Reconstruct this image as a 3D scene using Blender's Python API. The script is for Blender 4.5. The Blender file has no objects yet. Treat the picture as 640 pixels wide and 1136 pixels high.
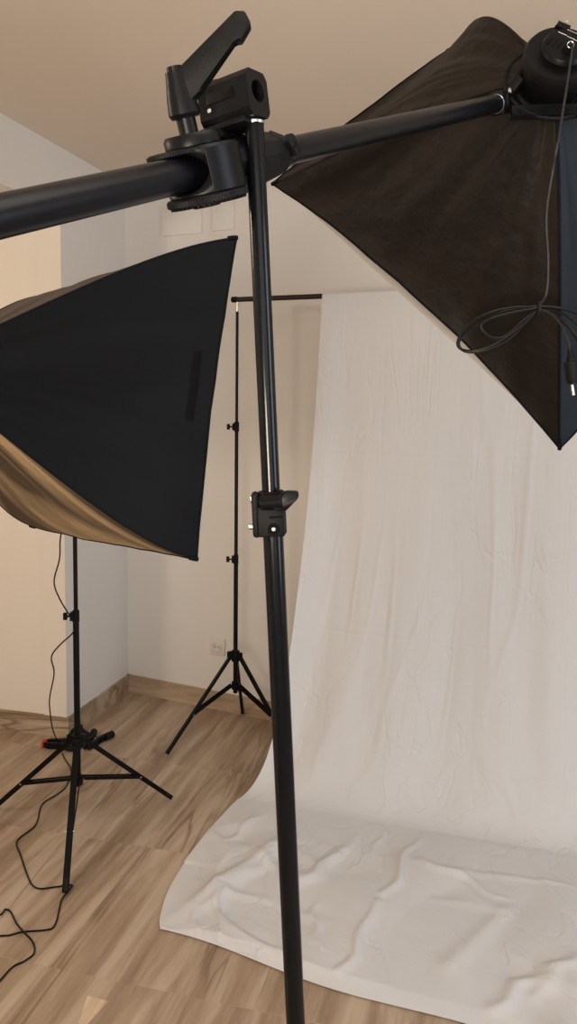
import bpy, bmesh, math, random
from mathutils import Vector, Matrix, noise
random.seed(4)
PI = math.pi
sc = bpy.context.scene
COL = sc.collection
V = Vector

# ------------------------------------------------------------------ camera
F, CX, CY, CH = 900.0, 320.0, 521.0, 1.5
upc = V((111, 10520, 900)).normalized()
fwd = V((0, 0, -1))
yc = (fwd - fwd.dot(upc) * upc).normalized()
xc = yc.cross(upc)
RW = Matrix((xc, yc, upc))
cam_data = bpy.data.cameras.new('camera')
cam = bpy.data.objects.new('camera', cam_data)
COL.objects.link(cam)
cam.matrix_world = Matrix.Translation((0, 0, CH)) @ RW.to_4x4()
cam_data.sensor_fit = 'VERTICAL'
cam_data.sensor_height = 36.0
cam_data.sensor_width = 36.0
cam_data.lens = F / 1136 * 36
cam_data.shift_y = -(568 - CY) / 1136
cam_data.clip_start = 0.02
sc.camera = cam
EYE = V((0, 0, CH))

def ray(px, py):
    return RW @ V(((px - CX) / F, -(py - CY) / F, -1.0))
def at(px, py, d):
    r = ray(px, py); return EYE + r * (d / r.y)
def fl(px, py, z=0.0):
    r = ray(px, py); return EYE + r * ((z - CH) / r.z)

# ------------------------------------------------------------------ materials
def rgb(r, g, b):
    f = lambda c: (c / 255 / 12.92) if c / 255 <= .04045 else ((c / 255 + .055) / 1.055) ** 2.4
    return (f(r), f(g), f(b), 1)

def mat(name, col, rough=.5, metal=0, var=.12, scale=8, bump=0, bscale=60, coat=0, sheen=0, spec=.5, stretch=(1, 1, 1)):
    m = bpy.data.materials.new(name); m.use_nodes = True
    nt = m.node_tree; N = nt.nodes; L = nt.links
    b = N['Principled BSDF']
    b.inputs['Roughness'].default_value = rough
    b.inputs['Metallic'].default_value = metal
    b.inputs['Coat Weight'].default_value = coat
    b.inputs['Sheen Weight'].default_value = sheen
    b.inputs['Specular IOR Level'].default_value = spec
    tc = N.new('ShaderNodeTexCoord'); mp = N.new('ShaderNodeMapping')
    mp.inputs['Scale'].default_value = stretch
    L.new(tc.outputs['Object'], mp.inputs['Vector'])
    nz = N.new('ShaderNodeTexNoise'); nz.inputs['Scale'].default_value = scale; nz.inputs['Detail'].default_value = 4
    L.new(mp.outputs['Vector'], nz.inputs['Vector'])
    cr = N.new('ShaderNodeValToRGB')
    c = col
    cr.color_ramp.elements[0].position = .3; cr.color_ramp.elements[1].position = .7
    cr.color_ramp.elements[0].color = (c[0] * (1 - var), c[1] * (1 - var), c[2] * (1 - var), 1)
    cr.color_ramp.elements[1].color = (c[0] * (1 + var), c[1] * (1 + var), c[2] * (1 + var), 1)
    L.new(nz.outputs['Fac'], cr.inputs['Fac']); L.new(cr.outputs['Color'], b.inputs['Base Color'])
    if bump:
        n2 = N.new('ShaderNodeTexNoise'); n2.inputs['Scale'].default_value = bscale; n2.inputs['Detail'].default_value = 5
        L.new(mp.outputs['Vector'], n2.inputs['Vector'])
        bp = N.new('ShaderNodeBump'); bp.inputs['Strength'].default_value = bump; bp.inputs['Distance'].default_value = .01
        L.new(n2.outputs['Fac'], bp.inputs['Height']); L.new(bp.outputs['Normal'], b.inputs['Normal'])
    return m

M = {}
M['paint'] = mat('wall_paint', (.70, .68, .655, 1), .75, var=.02, scale=2, bump=.05, bscale=120)
M['paint_warm_lit'] = mat('hall_warm_lit_paint', (.72, .66, .58, 1), .75, var=.02, scale=2, bump=.05, bscale=120)  # wall paint with the warm hall light mixed into its colour
M['ceil'] = mat('ceiling_paint', (.70, .61, .52, 1), .8, var=.02, scale=1.5)
M['metal'] = mat('black_powder_coat', (.003, .003, .0035, 1), .38, var=.3, scale=90, spec=.15)
M['tube'] = mat('black_satin_tube', (.003, .0035, .0045, 1), .15, var=.2, scale=120, spec=.20)
M['boomtube'] = mat('black_satin_boom', (.003, .0035, .005, 1), .31, var=.2, scale=120, spec=.17)
M['plastic'] = mat('black_moulded_plastic', (.0045, .0045, .005, 1), .42, var=.2, scale=200, bump=.15, bscale=900, spec=.11)
M['plastic_smooth'] = mat('black_smooth_plastic', (.003, .003, .004, 1), .36, var=.2, scale=100, spec=.14)
M['dark_hole'] = mat('recess_black', (.002, .002, .002, 1), .8, var=.2, scale=40, spec=.1)
M['steel'] = mat('bright_steel', (.6, .6, .6, 1), .25, 1, var=.1, scale=60)
M['dull_steel'] = mat('dull_steel', (.22, .22, .23, 1), .3, 1, var=.3, scale=300)
M['rubber'] = mat('black_rubber', (.008, .008, .008, 1), .7, var=.2, scale=60, spec=.2)
M['cable'] = mat('black_cable', (.004, .004, .004, 1), .4, var=.2, scale=60, spec=.2)
M['red'] = mat('red_vinyl_tip', (.45, .03, .012, 1), .5, var=.15, scale=60)
M['white_plastic'] = mat('white_socket_plastic', (.68, .64, .58, 1), .4, var=.02, scale=40)
M['print'] = mat('pale_print', (.35, .35, .34, 1), .6, var=.1, scale=90)
M['velcro'] = mat('black_velcro', (.004, .004, .005, 1), .95, var=.3, scale=300, spec=.05)

def fabric(name, col, rough=.75, trans=None, bump=.3, stripe=None, spec=.2):
    m = bpy.data.materials.new(name); m.use_nodes = True
    nt = m.node_tree; N = nt.nodes; L = nt.links
    b = N['Principled BSDF']; out = N['Material Output']
    b.inputs['Roughness'].default_value = rough
    b.inputs['Specular IOR Level'].default_value = spec
    b.inputs['Sheen Weight'].default_value = 0
    tc = N.new('ShaderNodeTexCoord')
    uvn = N.new('ShaderNodeUVMap')
    # UV: u across the panel, v along the rib; radial gathers run along v
    mp = N.new('ShaderNodeMapping'); mp.inputs['Scale'].default_value = (3.4, .9, 1)
    L.new(uvn.outputs['UV'], mp.inputs['Vector'])
    nz = N.new('ShaderNodeTexNoise'); nz.inputs['Scale'].default_value = 1.3; nz.inputs['Detail'].default_value = 1.5
    nz.inputs['Distortion'].default_value = .4
    L.new(mp.outputs['Vector'], nz.inputs['Vector'])
    fine = N.new('ShaderNodeTexNoise'); fine.inputs['Scale'].default_value = 22; fine.inputs['Detail'].default_value = 3
    L.new(tc.outputs['Object'], fine.inputs['Vector'])
    ad = N.new('ShaderNodeMath'); ad.operation = 'MULTIPLY_ADD'; ad.inputs[1].default_value = .25
    L.new(fine.outputs['Fac'], ad.inputs[0]); L.new(nz.outputs['Fac'], ad.inputs[2])
    bp = N.new('ShaderNodeBump'); bp.inputs['Strength'].default_value = bump; bp.inputs['Distance'].default_value = .03
    L.new(ad.outputs[0], bp.inputs['Height']); L.new(bp.outputs['Normal'], b.inputs['Normal'])
    cr = N.new('ShaderNodeValToRGB')
    c2 = stripe or tuple(c * .75 for c in col[:3]) + (1,)
    cr.color_ramp.elements[0].position = .38; cr.color_ramp.elements[1].position = .6
    cr.color_ramp.elements[0].color = c2; cr.color_ramp.elements[1].color = col
    L.new(nz.outputs['Fac'], cr.inputs['Fac']); L.new(cr.outputs['Color'], b.inputs['Base Color'])
    if trans:
        t = N.new('ShaderNodeBsdfTranslucent'); mx = N.new('ShaderNodeMixShader'); mx.inputs[0].default_value = trans
        L.new(cr.outputs['Color'], t.inputs['Color'])
        L.new(b.outputs[0], mx.inputs[1]); L.new(t.outputs[0], mx.inputs[2]); L.new(mx.outputs[0], out.inputs['Surface'])
    return m
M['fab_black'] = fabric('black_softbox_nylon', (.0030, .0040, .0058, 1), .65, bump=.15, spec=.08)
M['fab_warm_lit'] = fabric('warm_lit_softbox_nylon', (.0115, .0086, .0066, 1), .55, bump=.8, spec=.12)  # black nylon, warm light on it painted in as brown
M['fab_tan_lit'] = fabric('tan_lit_softbox_fabric', (.42, .30, .175, 1), .6, trans=.2, bump=.7, stripe=(.075, .052, .034, 1))  # warm light coming through the underside painted as tan
M['fab_grey'] = fabric('grey_brown_softbox_fabric', (.07, .055, .045, 1), .6, bump=.4)
M['fab_cool_lit'] = fabric('cool_lit_softbox_nylon', (.0045, .0078, .0135, 1), .6, bump=.15)  # black nylon, cool window light painted in as blue
M['diffuser'] = fabric('white_diffuser_cloth', (.62, .58, .53, 1), .8, trans=.35, bump=.1)

def cloth_mat():
    m = bpy.data.materials.new('white_muslin'); m.use_nodes = True
    nt = m.node_tree; N = nt.nodes; L = nt.links
    b = N['Principled BSDF']; out = N['Material Output']
    b.inputs['Roughness'].default_value = .9; b.inputs['Specular IOR Level'].default_value = .1
    b.inputs['Base Color'].default_value = (.655, .665, .682, 1)
    uvn = N.new('ShaderNodeUVMap')
    mp = N.new('ShaderNodeMapping'); mp.inputs['Scale'].default_value = (5, 1.6, 1)
    L.new(uvn.outputs['UV'], mp.inputs['Vector'])
    nz = N.new('ShaderNodeTexNoise'); nz.inputs['Scale'].default_value = 3.0; nz.inputs['Detail'].default_value = 5
    nz.inputs['Distortion'].default_value = .9
    L.new(mp.outputs['Vector'], nz.inputs['Vector'])
    # sharp wandering creases: distance of the noise from .5
    a = N.new('ShaderNodeMath'); a.operation = 'SUBTRACT'; a.inputs[1].default_value = .5
    L.new(nz.outputs['Fac'], a.inputs[0])
    ab = N.new('ShaderNodeMath'); ab.operation = 'ABSOLUTE'; L.new(a.outputs[0], ab.inputs[0])
    mr = N.new('ShaderNodeMapRange'); mr.inputs['From Max'].default_value = .05; mr.inputs['To Min'].default_value = 1; mr.inputs['To Max'].default_value = 0
    mr.interpolation_type = 'SMOOTHSTEP'
    L.new(ab.outputs[0], mr.inputs['Value'])
    msk = N.new('ShaderNodeTexNoise'); msk.inputs['Scale'].default_value = 4; L.new(uvn.outputs['UV'], msk.inputs['Vector'])
    ms = N.new('ShaderNodeMapRange'); ms.inputs['From Min'].default_value = .45; ms.inputs['From Max'].default_value = .65
    L.new(msk.outputs['Fac'], ms.inputs['Value'])
    mu = N.new('ShaderNodeMath'); mu.operation = 'MULTIPLY'; L.new(mr.outputs[0], mu.inputs[0]); L.new(ms.outputs[0], mu.inputs[1])
    # fold lines of the packed cloth
    sx = N.new('ShaderNodeSeparateXYZ'); L.new(uvn.outputs['UV'], sx.inputs[0])
    def lines(sock, k):
        f = N.new('ShaderNodeMath'); f.operation = 'MULTIPLY'; f.inputs[1].default_value = k; L.new(sock, f.inputs[0])
        p = N.new('ShaderNodeMath'); p.operation = 'PINGPONG'; p.inputs[1].default_value = .5; L.new(f.outputs[0], p.inputs[0])
        r = N.new('ShaderNodeMapRange'); r.inputs['From Max'].default_value = .012; r.inputs['To Min'].default_value = .16; r.inputs['To Max'].default_value = 0
        L.new(p.outputs[0], r.inputs['Value']); return r.outputs[0]
    l1 = lines(sx.outputs['X'], 3.1); l2 = lines(sx.outputs['Y'], 3.4)
    s1 = N.new('ShaderNodeMath'); s1.operation = 'MAXIMUM'; L.new(l1, s1.inputs[0]); L.new(l2, s1.inputs[1])
    s2 = N.new('ShaderNodeMath'); s2.operation = 'ADD'; L.new(s1.outputs[0], s2.inputs[0]); L.new(mu.outputs[0], s2.inputs[1])
    n3 = N.new('ShaderNodeTexNoise'); n3.inputs['Scale'].default_value = 6; n3.inputs['Detail'].default_value = 6
    L.new(mp.outputs['Vector'], n3.inputs['Vector'])
    s3 = N.new('ShaderNodeMath'); s3.operation = 'ADD'; L.new(s2.outputs[0], s3.inputs[0]); L.new(n3.outputs['Fac'], s3.inputs[1])
    bp = N.new('ShaderNodeBump'); bp.inputs['Strength'].default_value = .32; bp.inputs['Distance'].default_value = .010
    L.new(s3.outputs[0], bp.inputs['Height']); L.new(bp.outputs['Normal'], b.inputs['Normal'])
    t = N.new('ShaderNodeBsdfTranslucent'); t.inputs['Color'].default_value = (.8, .75, .7, 1)
    mx = N.new('ShaderNodeMixShader'); mx.inputs[0].default_value = .12
    L.new(b.outputs[0], mx.inputs[1]); L.new(t.outputs[0], mx.inputs[2]); L.new(mx.outputs[0], out.inputs['Surface'])
    return m
M['cloth'] = cloth_mat()

LANG = math.atan2(.256, .9667)      # veins run along the left wall
def stone(name, tiles=True, rough=.32, tint=(1, 1, 1), along=None):
    m = bpy.data.materials.new(name); m.use_nodes = True
    nt = m.node_tree; N = nt.nodes; L = nt.links
    b = N['Principled BSDF']; b.inputs['Specular IOR Level'].default_value = .35
    tc = N.new('ShaderNodeTexCoord')
    rot = N.new('ShaderNodeMapping'); rot.inputs['Rotation'].default_value = (0, 0, LANG if along is None else along)
    L.new(tc.outputs['Object'], rot.inputs['Vector'])
    mp = N.new('ShaderNodeMapping'); mp.inputs['Scale'].default_value = (1.3, .10, 1)
    L.new(rot.outputs['Vector'], mp.inputs['Vector'])
    vec = mp.outputs['Vector']
    if tiles:
        br = N.new('ShaderNodeTexBrick')
        br.inputs['Scale'].default_value = 1; br.inputs['Brick Width'].default_value = .6; br.inputs['Row Height'].default_value = .6
        br.inputs['Mortar Size'].default_value = .0011; br.inputs['Mortar Smooth'].default_value = .4
        br.inputs['Color1'].default_value = (0, 0, 0, 1); br.inputs['Color2'].default_value = (1, 1, 1, 1); br.offset = .0
        L.new(rot.outputs['Vector'], br.inputs['Vector'])
        sc_ = N.new('ShaderNodeVectorMath'); sc_.operation = 'MULTIPLY'; sc_.inputs[1].default_value = (.0, .10, .08)
        L.new(br.outputs['Color'], sc_.inputs[0])
        ad = N.new('ShaderNodeVectorMath'); ad.operation = 'ADD'
        L.new(vec, ad.inputs[0]); L.new(sc_.outputs[0], ad.inputs[1]); vec = ad.outputs[0]
    nz = N.new('ShaderNodeTexNoise'); nz.inputs['Scale'].default_value = 10; nz.inputs['Detail'].default_value = 10
    nz.inputs['Roughness'].default_value = .68; nz.inputs['Distortion'].default_value = .35
    L.new(vec, nz.inputs['Vector'])
    cr = N.new('ShaderNodeValToRGB'); e = cr.color_ramp.elements
    T = lambda c: (c[0] * tint[0], c[1] * tint[1], c[2] * tint[2], 1)
    e[0].position = .30; e[0].color = T(rgb(128, 104, 82))
    e[1].position = .72; e[1].color = T(rgb(196, 178, 156))
    x = e.new(.46); x.color = T(rgb(158, 135, 110))
    x = e.new(.56); x.color = T(rgb(178, 157, 133))
    L.new(nz.outputs['Fac'], cr.inputs['Fac'])
    # thin dark wandering veins
    n2 = N.new('ShaderNodeTexNoise'); n2.inputs['Scale'].default_value = 3.6; n2.inputs['Detail'].default_value = 5; n2.inputs['Distortion'].default_value = .8
    L.new(vec, n2.inputs['Vector'])
    a = N.new('ShaderNodeMath'); a.operation = 'SUBTRACT'; a.inputs[1].default_value = .5; L.new(n2.outputs['Fac'], a.inputs[0])
    ab = N.new('ShaderNodeMath'); ab.operation = 'ABSOLUTE'; L.new(a.outputs[0], ab.inputs[0])
    mr = N.new('ShaderNodeMapRange'); mr.inputs['From Max'].default_value = .016; mr.inputs['To Min'].default_value = .8; mr.inputs['To Max'].default_value = 0
    L.new(ab.outputs[0], mr.inputs['Value'])
    n3 = N.new('ShaderNodeTexNoise'); n3.inputs['Scale'].default_value = 3; L.new(rot.outputs['Vector'], n3.inputs['Vector'])
    m3 = N.new('ShaderNodeMapRange'); m3.inputs['From Min'].default_value = .36; m3.inputs['From Max'].default_value = .55; L.new(n3.outputs['Fac'], m3.inputs['Value'])
    mm = N.new('ShaderNodeMath'); mm.operation = 'MULTIPLY'; L.new(mr.outputs[0], mm.inputs[0]); L.new(m3.outputs[0], mm.inputs[1])
    mx = N.new('ShaderNodeMixRGB'); mx.inputs['Color2'].default_value = T(rgb(112, 86, 62))
    L.new(mm.outputs[0], mx.inputs['Fac']); L.new(cr.outputs['Color'], mx.inputs['Color1'])
    col = mx.outputs['Color']
    # broad patches
    n4 = N.new('ShaderNodeTexNoise'); n4.inputs['Scale'].default_value = 1.6; n4.inputs['Detail'].default_value = 3; L.new(vec, n4.inputs['Vector'])
    m4 = N.new('ShaderNodeMapRange'); m4.inputs['To Min'].default_value = .82; m4.inputs['To Max'].default_value = 1.12; L.new(n4.outputs['Fac'], m4.inputs['Value'])
    hs = N.new('ShaderNodeHueSaturation'); hs.inputs['Saturation'].default_value = 1.0
    L.new(col, hs.inputs['Color']); L.new(m4.outputs[0], hs.inputs['Value']); col = hs.outputs['Color']
    if tiles:
        mt = N.new('ShaderNodeMixRGB'); mt.inputs['Color2'].default_value = rgb(150, 122, 94)
        fk = N.new('ShaderNodeMath'); fk.operation = 'MULTIPLY'; fk.inputs[1].default_value = .05; L.new(br.outputs['Fac'], fk.inputs[0])
        L.new(fk.outputs[0], mt.inputs['Fac']); L.new(col, mt.inputs['Color1']); col = mt.outputs['Color']
    L.new(col, b.inputs['Base Color'])
    rr = N.new('ShaderNodeMapRange'); rr.inputs['To Min'].default_value = rough - .06; rr.inputs['To Max'].default_value = rough + .12
    L.new(nz.outputs['Fac'], rr.inputs['Value']); L.new(rr.outputs[0], b.inputs['Roughness'])
    return m
M['floor'] = stone('travertine_floor', tint=(.98, 1.01, 1.08))
M['skirting'] = stone('travertine_skirting', tiles=False, rough=.4, tint=(.98, 1.0, 1.02), along=PI / 2 + .4)
M['inlay'] = stone('pale_travertine_piece', tiles=False, rough=.35, tint=(1.4, 1.45, 1.5))

# ------------------------------------------------------------------ mesh helpers
class MB:
    def __init__(s): s.bm = bmesh.new(); s.uv = None
    def _faces(s, f): return f
    def frame(s, d):
        d = V(d).normalized(); a = V((0, 0, 1)) if abs(d.z) < .9 else V((1, 0, 0))
        x = a.cross(d).normalized(); return x, d.cross(x)
    def cyl(s, p0, p1, r0, r1=None, seg=28, caps=True, bev=0):
        """turned bar; bev chamfers both ends"""
        p0, p1 = V(p0), V(p1); r1 = r0 if r1 is None else r1
        ln = (p1 - p0).length
        if bev:
            prof = [(0, r0 - bev), (bev, r0), (ln - bev, r1), (ln, r1 - bev)]
        else: prof = [(0, r0), (ln, r1)]
        return s.lathe(p0, p1 - p0, prof, seg, caps)
    def lathe(s, p0, d, prof, seg=28, caps=True, serr=0):
        p0 = V(p0); d = V(d).normalized(); x, y = s.frame(d); rings = []
        for h, r in prof:
            ring = []
            for i in range(seg):
                a = 2 * PI * i / seg
                rr = r
                if serr and i % 2: rr = r - serr
                ring.append(s.bm.verts.new(p0 + d * h + x * math.cos(a) * rr + y * math.sin(a) * rr))
            rings.append(ring)
        for a, b in zip(rings, rings[1:]):
            for i in range(seg):
                j = (i + 1) % seg; s.bm.faces.new((a[i], a[j], b[j], b[i]))
        if caps:
            s.bm.faces.new(list(reversed(rings[0]))); s.bm.faces.new(rings[-1])
        return s
    def ring(s, c, d, r, t, seg=32, k=8):
        c = V(c); d = V(d).normalized(); x, y = s.frame(d)
        pts = [c + x * math.cos(2 * PI * i / seg) * r + y * math.sin(2 * PI * i / seg) * r for i in range(seg)]
        return s.tube(pts, t, k, closed=True)
    def box(s, c, size, R=None, bev=0):
        c = V(c); R = R or Matrix.Identity(3)
        r = bmesh.ops.create_cube(s.bm, size=1)
        vs = r['verts']
        for v in vs: v.co = c + R @ V((v.co.x * size[0], v.co.y * size[1], v.co.z * size[2]))
        if bev:
            es = list({e for v in vs for e in v.link_edges})
            bmesh.ops.bevel(s.bm, geom=es, offset=bev, segments=2, affect='EDGES', profile=.5)
        return s
    def bar(s, p0, p1, w, t, up=(0, 0, 1)):
        p0, p1 = V(p0), V(p1); d = (p1 - p0); ln = d.length; d.normalize()
        x = V(up).cross(d)
        x = x.normalized() if x.length > 1e-4 else V((1, 0, 0)); y = d.cross(x)
        R = Matrix((x, y, d)).transposed()
        return s.box((p0 + p1) / 2, (w, t, ln), R, bev=min(w, t) * .25)
    def tube(s, pts, r, seg=10, closed=False):
        pts = [V(p) for p in pts]; n = len(pts); prev = None; rings = []
        for i, p in enumerate(pts):
            a = pts[(i - 1) % n] if (closed or i) else p
            b = pts[(i + 1) % n] if (closed or i < n - 1) else p
            t = (b - a).normalized()
            if prev is None: x, y = s.frame(t)
            else:
                x = (prev - t * prev.dot(t)).normalized(); y = t.cross(x)
            prev = x
            rr = r(i / (n - 1)) if callable(r) else r
            rings.append([s.bm.verts.new(p + x * math.cos(2 * PI * k / seg) * rr + y * math.sin(2 * PI * k / seg) * rr) for k in range(seg)])
        m = n if closed else n - 1
        for i in range(m):
            a, b = rings[i], rings[(i + 1) % n]
            for k in range(seg):
                j = (k + 1) % seg; s.bm.faces.new((a[k], a[j], b[j], b[k]))
        if not closed:
            s.bm.faces.new(list(reversed(rings[0]))); s.bm.faces.new(rings[-1])
        return s
    def prism(s, poly, o, X, Y, Z, t, bev=0):
        """poly (x,y) extruded +-t/2 along Z"""
        lo = [s.bm.verts.new(o + X * p[0] + Y * p[1] - Z * t / 2) for p in poly]
        hi = [s.bm.verts.new(o + X * p[0] + Y * p[1] + Z * t / 2) for p in poly]
        s.bm.faces.new(list(reversed(lo))); s.bm.faces.new(hi)
        n = len(poly)
        for i in range(n):
            j = (i + 1) % n; s.bm.faces.new((lo[i], lo[j], hi[j], hi[i]))
        if bev:
            es = list({e for v in lo + hi for e in v.link_edges})
            bmesh.ops.bevel(s.bm, geom=es, offset=bev, segments=2, affect='EDGES', profile=.5)
        return s
    def ball(s, c, r, sc_=(1, 1, 1), seg=16):
        rr = bmesh.ops.create_uvsphere(s.bm, u_segments=seg, v_segments=seg // 2, radius=r)
        for v in rr['verts']: v.co = V(c) + V((v.co.x * sc_[0], v.co.y * sc_[1], v.co.z * sc_[2]))
        return s
    def build(s, name, m, parent=None, T=None, label=None, angle=.6):
        bm = s.bm
        if T is not None: bm.transform(T)
        if parent is not None: bm.transform(Matrix.Translation(-wpos(parent)))
        bmesh.ops.recalc_face_normals(bm, faces=bm.faces)
        for f in bm.faces: f.smooth = True
        for e in bm.edges:
            e.smooth = len(e.link_faces) == 2 and e.calc_face_angle(0) < angle
        me = bpy.data.meshes.new(name); bm.to_mesh(me); bm.free()
        me.materials.append(m)
        o = bpy.data.objects.new(name, me); COL.objects.link(o)
        if parent is not None: o.parent = parent
        if label: o['label'] = label
        return o

def wpos(o):
    p = V((0, 0, 0))
    while o is not None: p += o.location; o = o.parent
    return p

def tag(o, label, cat, group=None):
    o['label'] = label; o['category'] = cat
    if group: o['group'] = group
    return o
def thing(name, label, cat, loc, group=None):
    o = bpy.data.objects.new(name, None); COL.objects.link(o); o.location = V(loc); o.empty_display_size = .05
    return tag(o, label, cat, group)
def struct(o): o['kind'] = 'structure'; return o

def smooth_path(pts, k=8):
    pts = [V(p) for p in pts]; out = []
    P = [pts[0] * 2 - pts[1]] + pts + [pts[-1] * 2 - pts[-2]]
    for i in range(1, len(P) - 2):
        a, b, c, d = P[i - 1:i + 3]
        for j in range(k):
            t = j / k
            out.append(.5 * ((2 * b) + (c - a) * t + (2 * a - 5 * b + 4 * c - d) * t * t + (3 * b - a - 3 * c + d) * t ** 3))
    out.append(pts[-1]); return out

# ------------------------------------------------------------------ room shell
ZC = 2.545
C0 = V((-.815, 4.071, 0))                       # far left corner
DL = V((.256, .9667, 0)).normalized()           # left wall, running away
DB = V((.9, -.437, 0)).normalized()             # back wall, running right
COLE = V((-.970, 3.493, 0))                     # wall end where the hall opens
DH = V((-.967, .25, 0)).normalized()            # hall wall, running left

def wall(name, segs, m=None):
    """segs: (p0, p1, outward, z0, z1, thick)"""
    b = MB()
    for p0, p1, outw, z0, z1, th in segs:
        p0, p1, outw = V(p0), V(p1), V(outw).normalized()
        d = (p1 - p0); ln = d.length; d.normalize()
        R = Matrix((d, outw, V((0, 0, 1)))).transposed()
        c = (p0 + p1) / 2 + outw * th / 2; c.z = (z0 + z1) / 2
        b.box(c, (ln, th, z1 - z0), R)
    return struct(b.build(name, m or M['paint']))
nL = V((-DL.y, DL.x, 0))                        # out of the room on the left
nB = V((.437, .9, 0)).normalized()
LN = C0 - DL * 6.2                               # near end of left wall
LO = C0 - DL * 3.2
wall('wall_left', [(COLE, C0 + DL * .1, nL, 0, ZC, .11), (LN, COLE, nL, 2.289, ZC, .11), (LN, LO, nL, 0, 2.289, .11)])
B1 = C0 + DB * 4.4
wall('wall_back', [(C0 - DB * .1, B1, nB, 0, ZC, .12)])
FL_ = LN + V((0, 0, 0)); FR = V((B1.x, LN.y, 0))
wall('wall_right', [(FR, B1, (1, 0, 0), 0, ZC, .12)])
wall('wall_front', [(V((-5.2, LN.y, 0)), FR, (0, -1, 0), 0, ZC, .12)])
H0 = COLE + nL * .0; H1 = COLE + DH * 3.2
nH = V((.25, .967, 0)).normalized()
wall('wall_hall', [(COLE + DH * .105, H1, nH, 0, ZC, .12)], M['paint_warm_lit'])
wall('wall_hall_left', [(V((H1.x, LN.y, 0)), H1, (-1, 0, 0), 0, ZC, .12)], M['paint_warm_lit'])
# thin return giving the wall end the hall's painted-in warm light
wall('wall_column_face', [(COLE - DL * .004, COLE - DL * .004 + nL * .112, DL, 0, 2.289, .004)], M['paint_warm_lit'])

def poly_slab(name, z0, z1, m):
    b = MB()
    pts = [(-5.3, LN.y - .1), (B1.x + .1, LN.y - .1), (B1.x + .1, 5.0), (-5.3, 5.0)]
    lo = [b.bm.verts.new((x, y, z0)) for x, y in pts]; hi = [b.bm.verts.new((x, y, z1)) for x, y in pts]
    b.bm.faces.new(list(reversed(lo))); b.bm.faces.new(hi)
    for i in range(4): b.bm.faces.new((lo[i], lo[(i + 1) % 4], hi[(i + 1) % 4], hi[i]))
    return struct(b.build(name, m))
poly_slab('floor', -.1, 0, M['floor'])
poly_slab('ceiling', ZC, ZC + .1, M['ceil'])

def base(name, segs):
    b = MB()
    for p0, p1, inn in segs:
        p0, p1, inn = V(p0), V(p1), V(inn).normalized(); d = (p1 - p0); ln = d.length; d.normalize()
        R = Matrix((d, inn, V((0, 0, 1)))).transposed(); c = (p0 + p1) / 2 + inn * .006; c.z = .044
        b.box(c, (ln, .012, .088), R, bev=.0015)
    return struct(b.build(name, M['skirting']))
base('baseboard_left', [(COLE - DL * .012, C0, -nL)])
base('baseboard_back', [(C0, B1, -nB)])
base('baseboard_hall', [(COLE, H1, -nH)])
# pale repair piece let into the floor
b = MB(); q = [fl(97, 1105), fl(121, 1111), fl(88, 1146), fl(84, 1144)]
b.bm.faces.new([b.bm.verts.new((p.x, p.y, .0008)) for p in q]); struct(b.build('trim_1', M['inlay']))

# wall socket and two blanking plates
def on_back(px, py):
    r = ray(px, py); return EYE + r * (nB.dot(C0 - EYE) / nB.dot(r))
Rb = Matrix((DB, nB, V((0, 0, 1)))).transposed()
p = on_back(242, 717)
t = thing('wall_socket', 'white square wall socket on the back wall above the skirting', 'socket', p)
MB().box(p - nB * .005, (.082, .01, .082), Rb, bev=.004).build('face_plate', M['white_plastic'], t)
MB().lathe(p - nB * .0085, -nB, [(0, .026), (.006, .026), (.0075, .024), (.0075, .021), (.001, .019), (.001, .001)], 28, caps=False).build('socket_well', M['white_plastic'], t)
for s_ in (-1, 1): MB().cyl(p - nB * .009 + DB * s_ * .0095, p - nB * .012 + DB * s_ * .0095, .0028, seg=10).build('pin_hole', M['dark_hole'], t)
def plate(x0, x1, y0, y1, lab, shadow):
    a, c = on_back(x0, y1), on_back(x1, y0)
    w = (on_back(x1, (y0 + y1) / 2) - on_back(x0, (y0 + y1) / 2)).length; h = c.z - a.z
    m_ = on_back((x0 + x1) / 2, (y0 + y1) / 2)
    o = MB().box(V((0, 0, 0)), (w, .010, h), Rb, bev=.002).build('cover_plate', M['paint'])
    o.location = m_ - nB * .0045; return tag(o, lab, 'cover plate')
plate(180, 224, 226, 263, 'wide painted-over junction cover plate high on back wall', 0)
plate(236, 260, 222, 257, 'narrow painted junction cover plate nearer the tall stand, high on back wall', 1)

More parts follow.
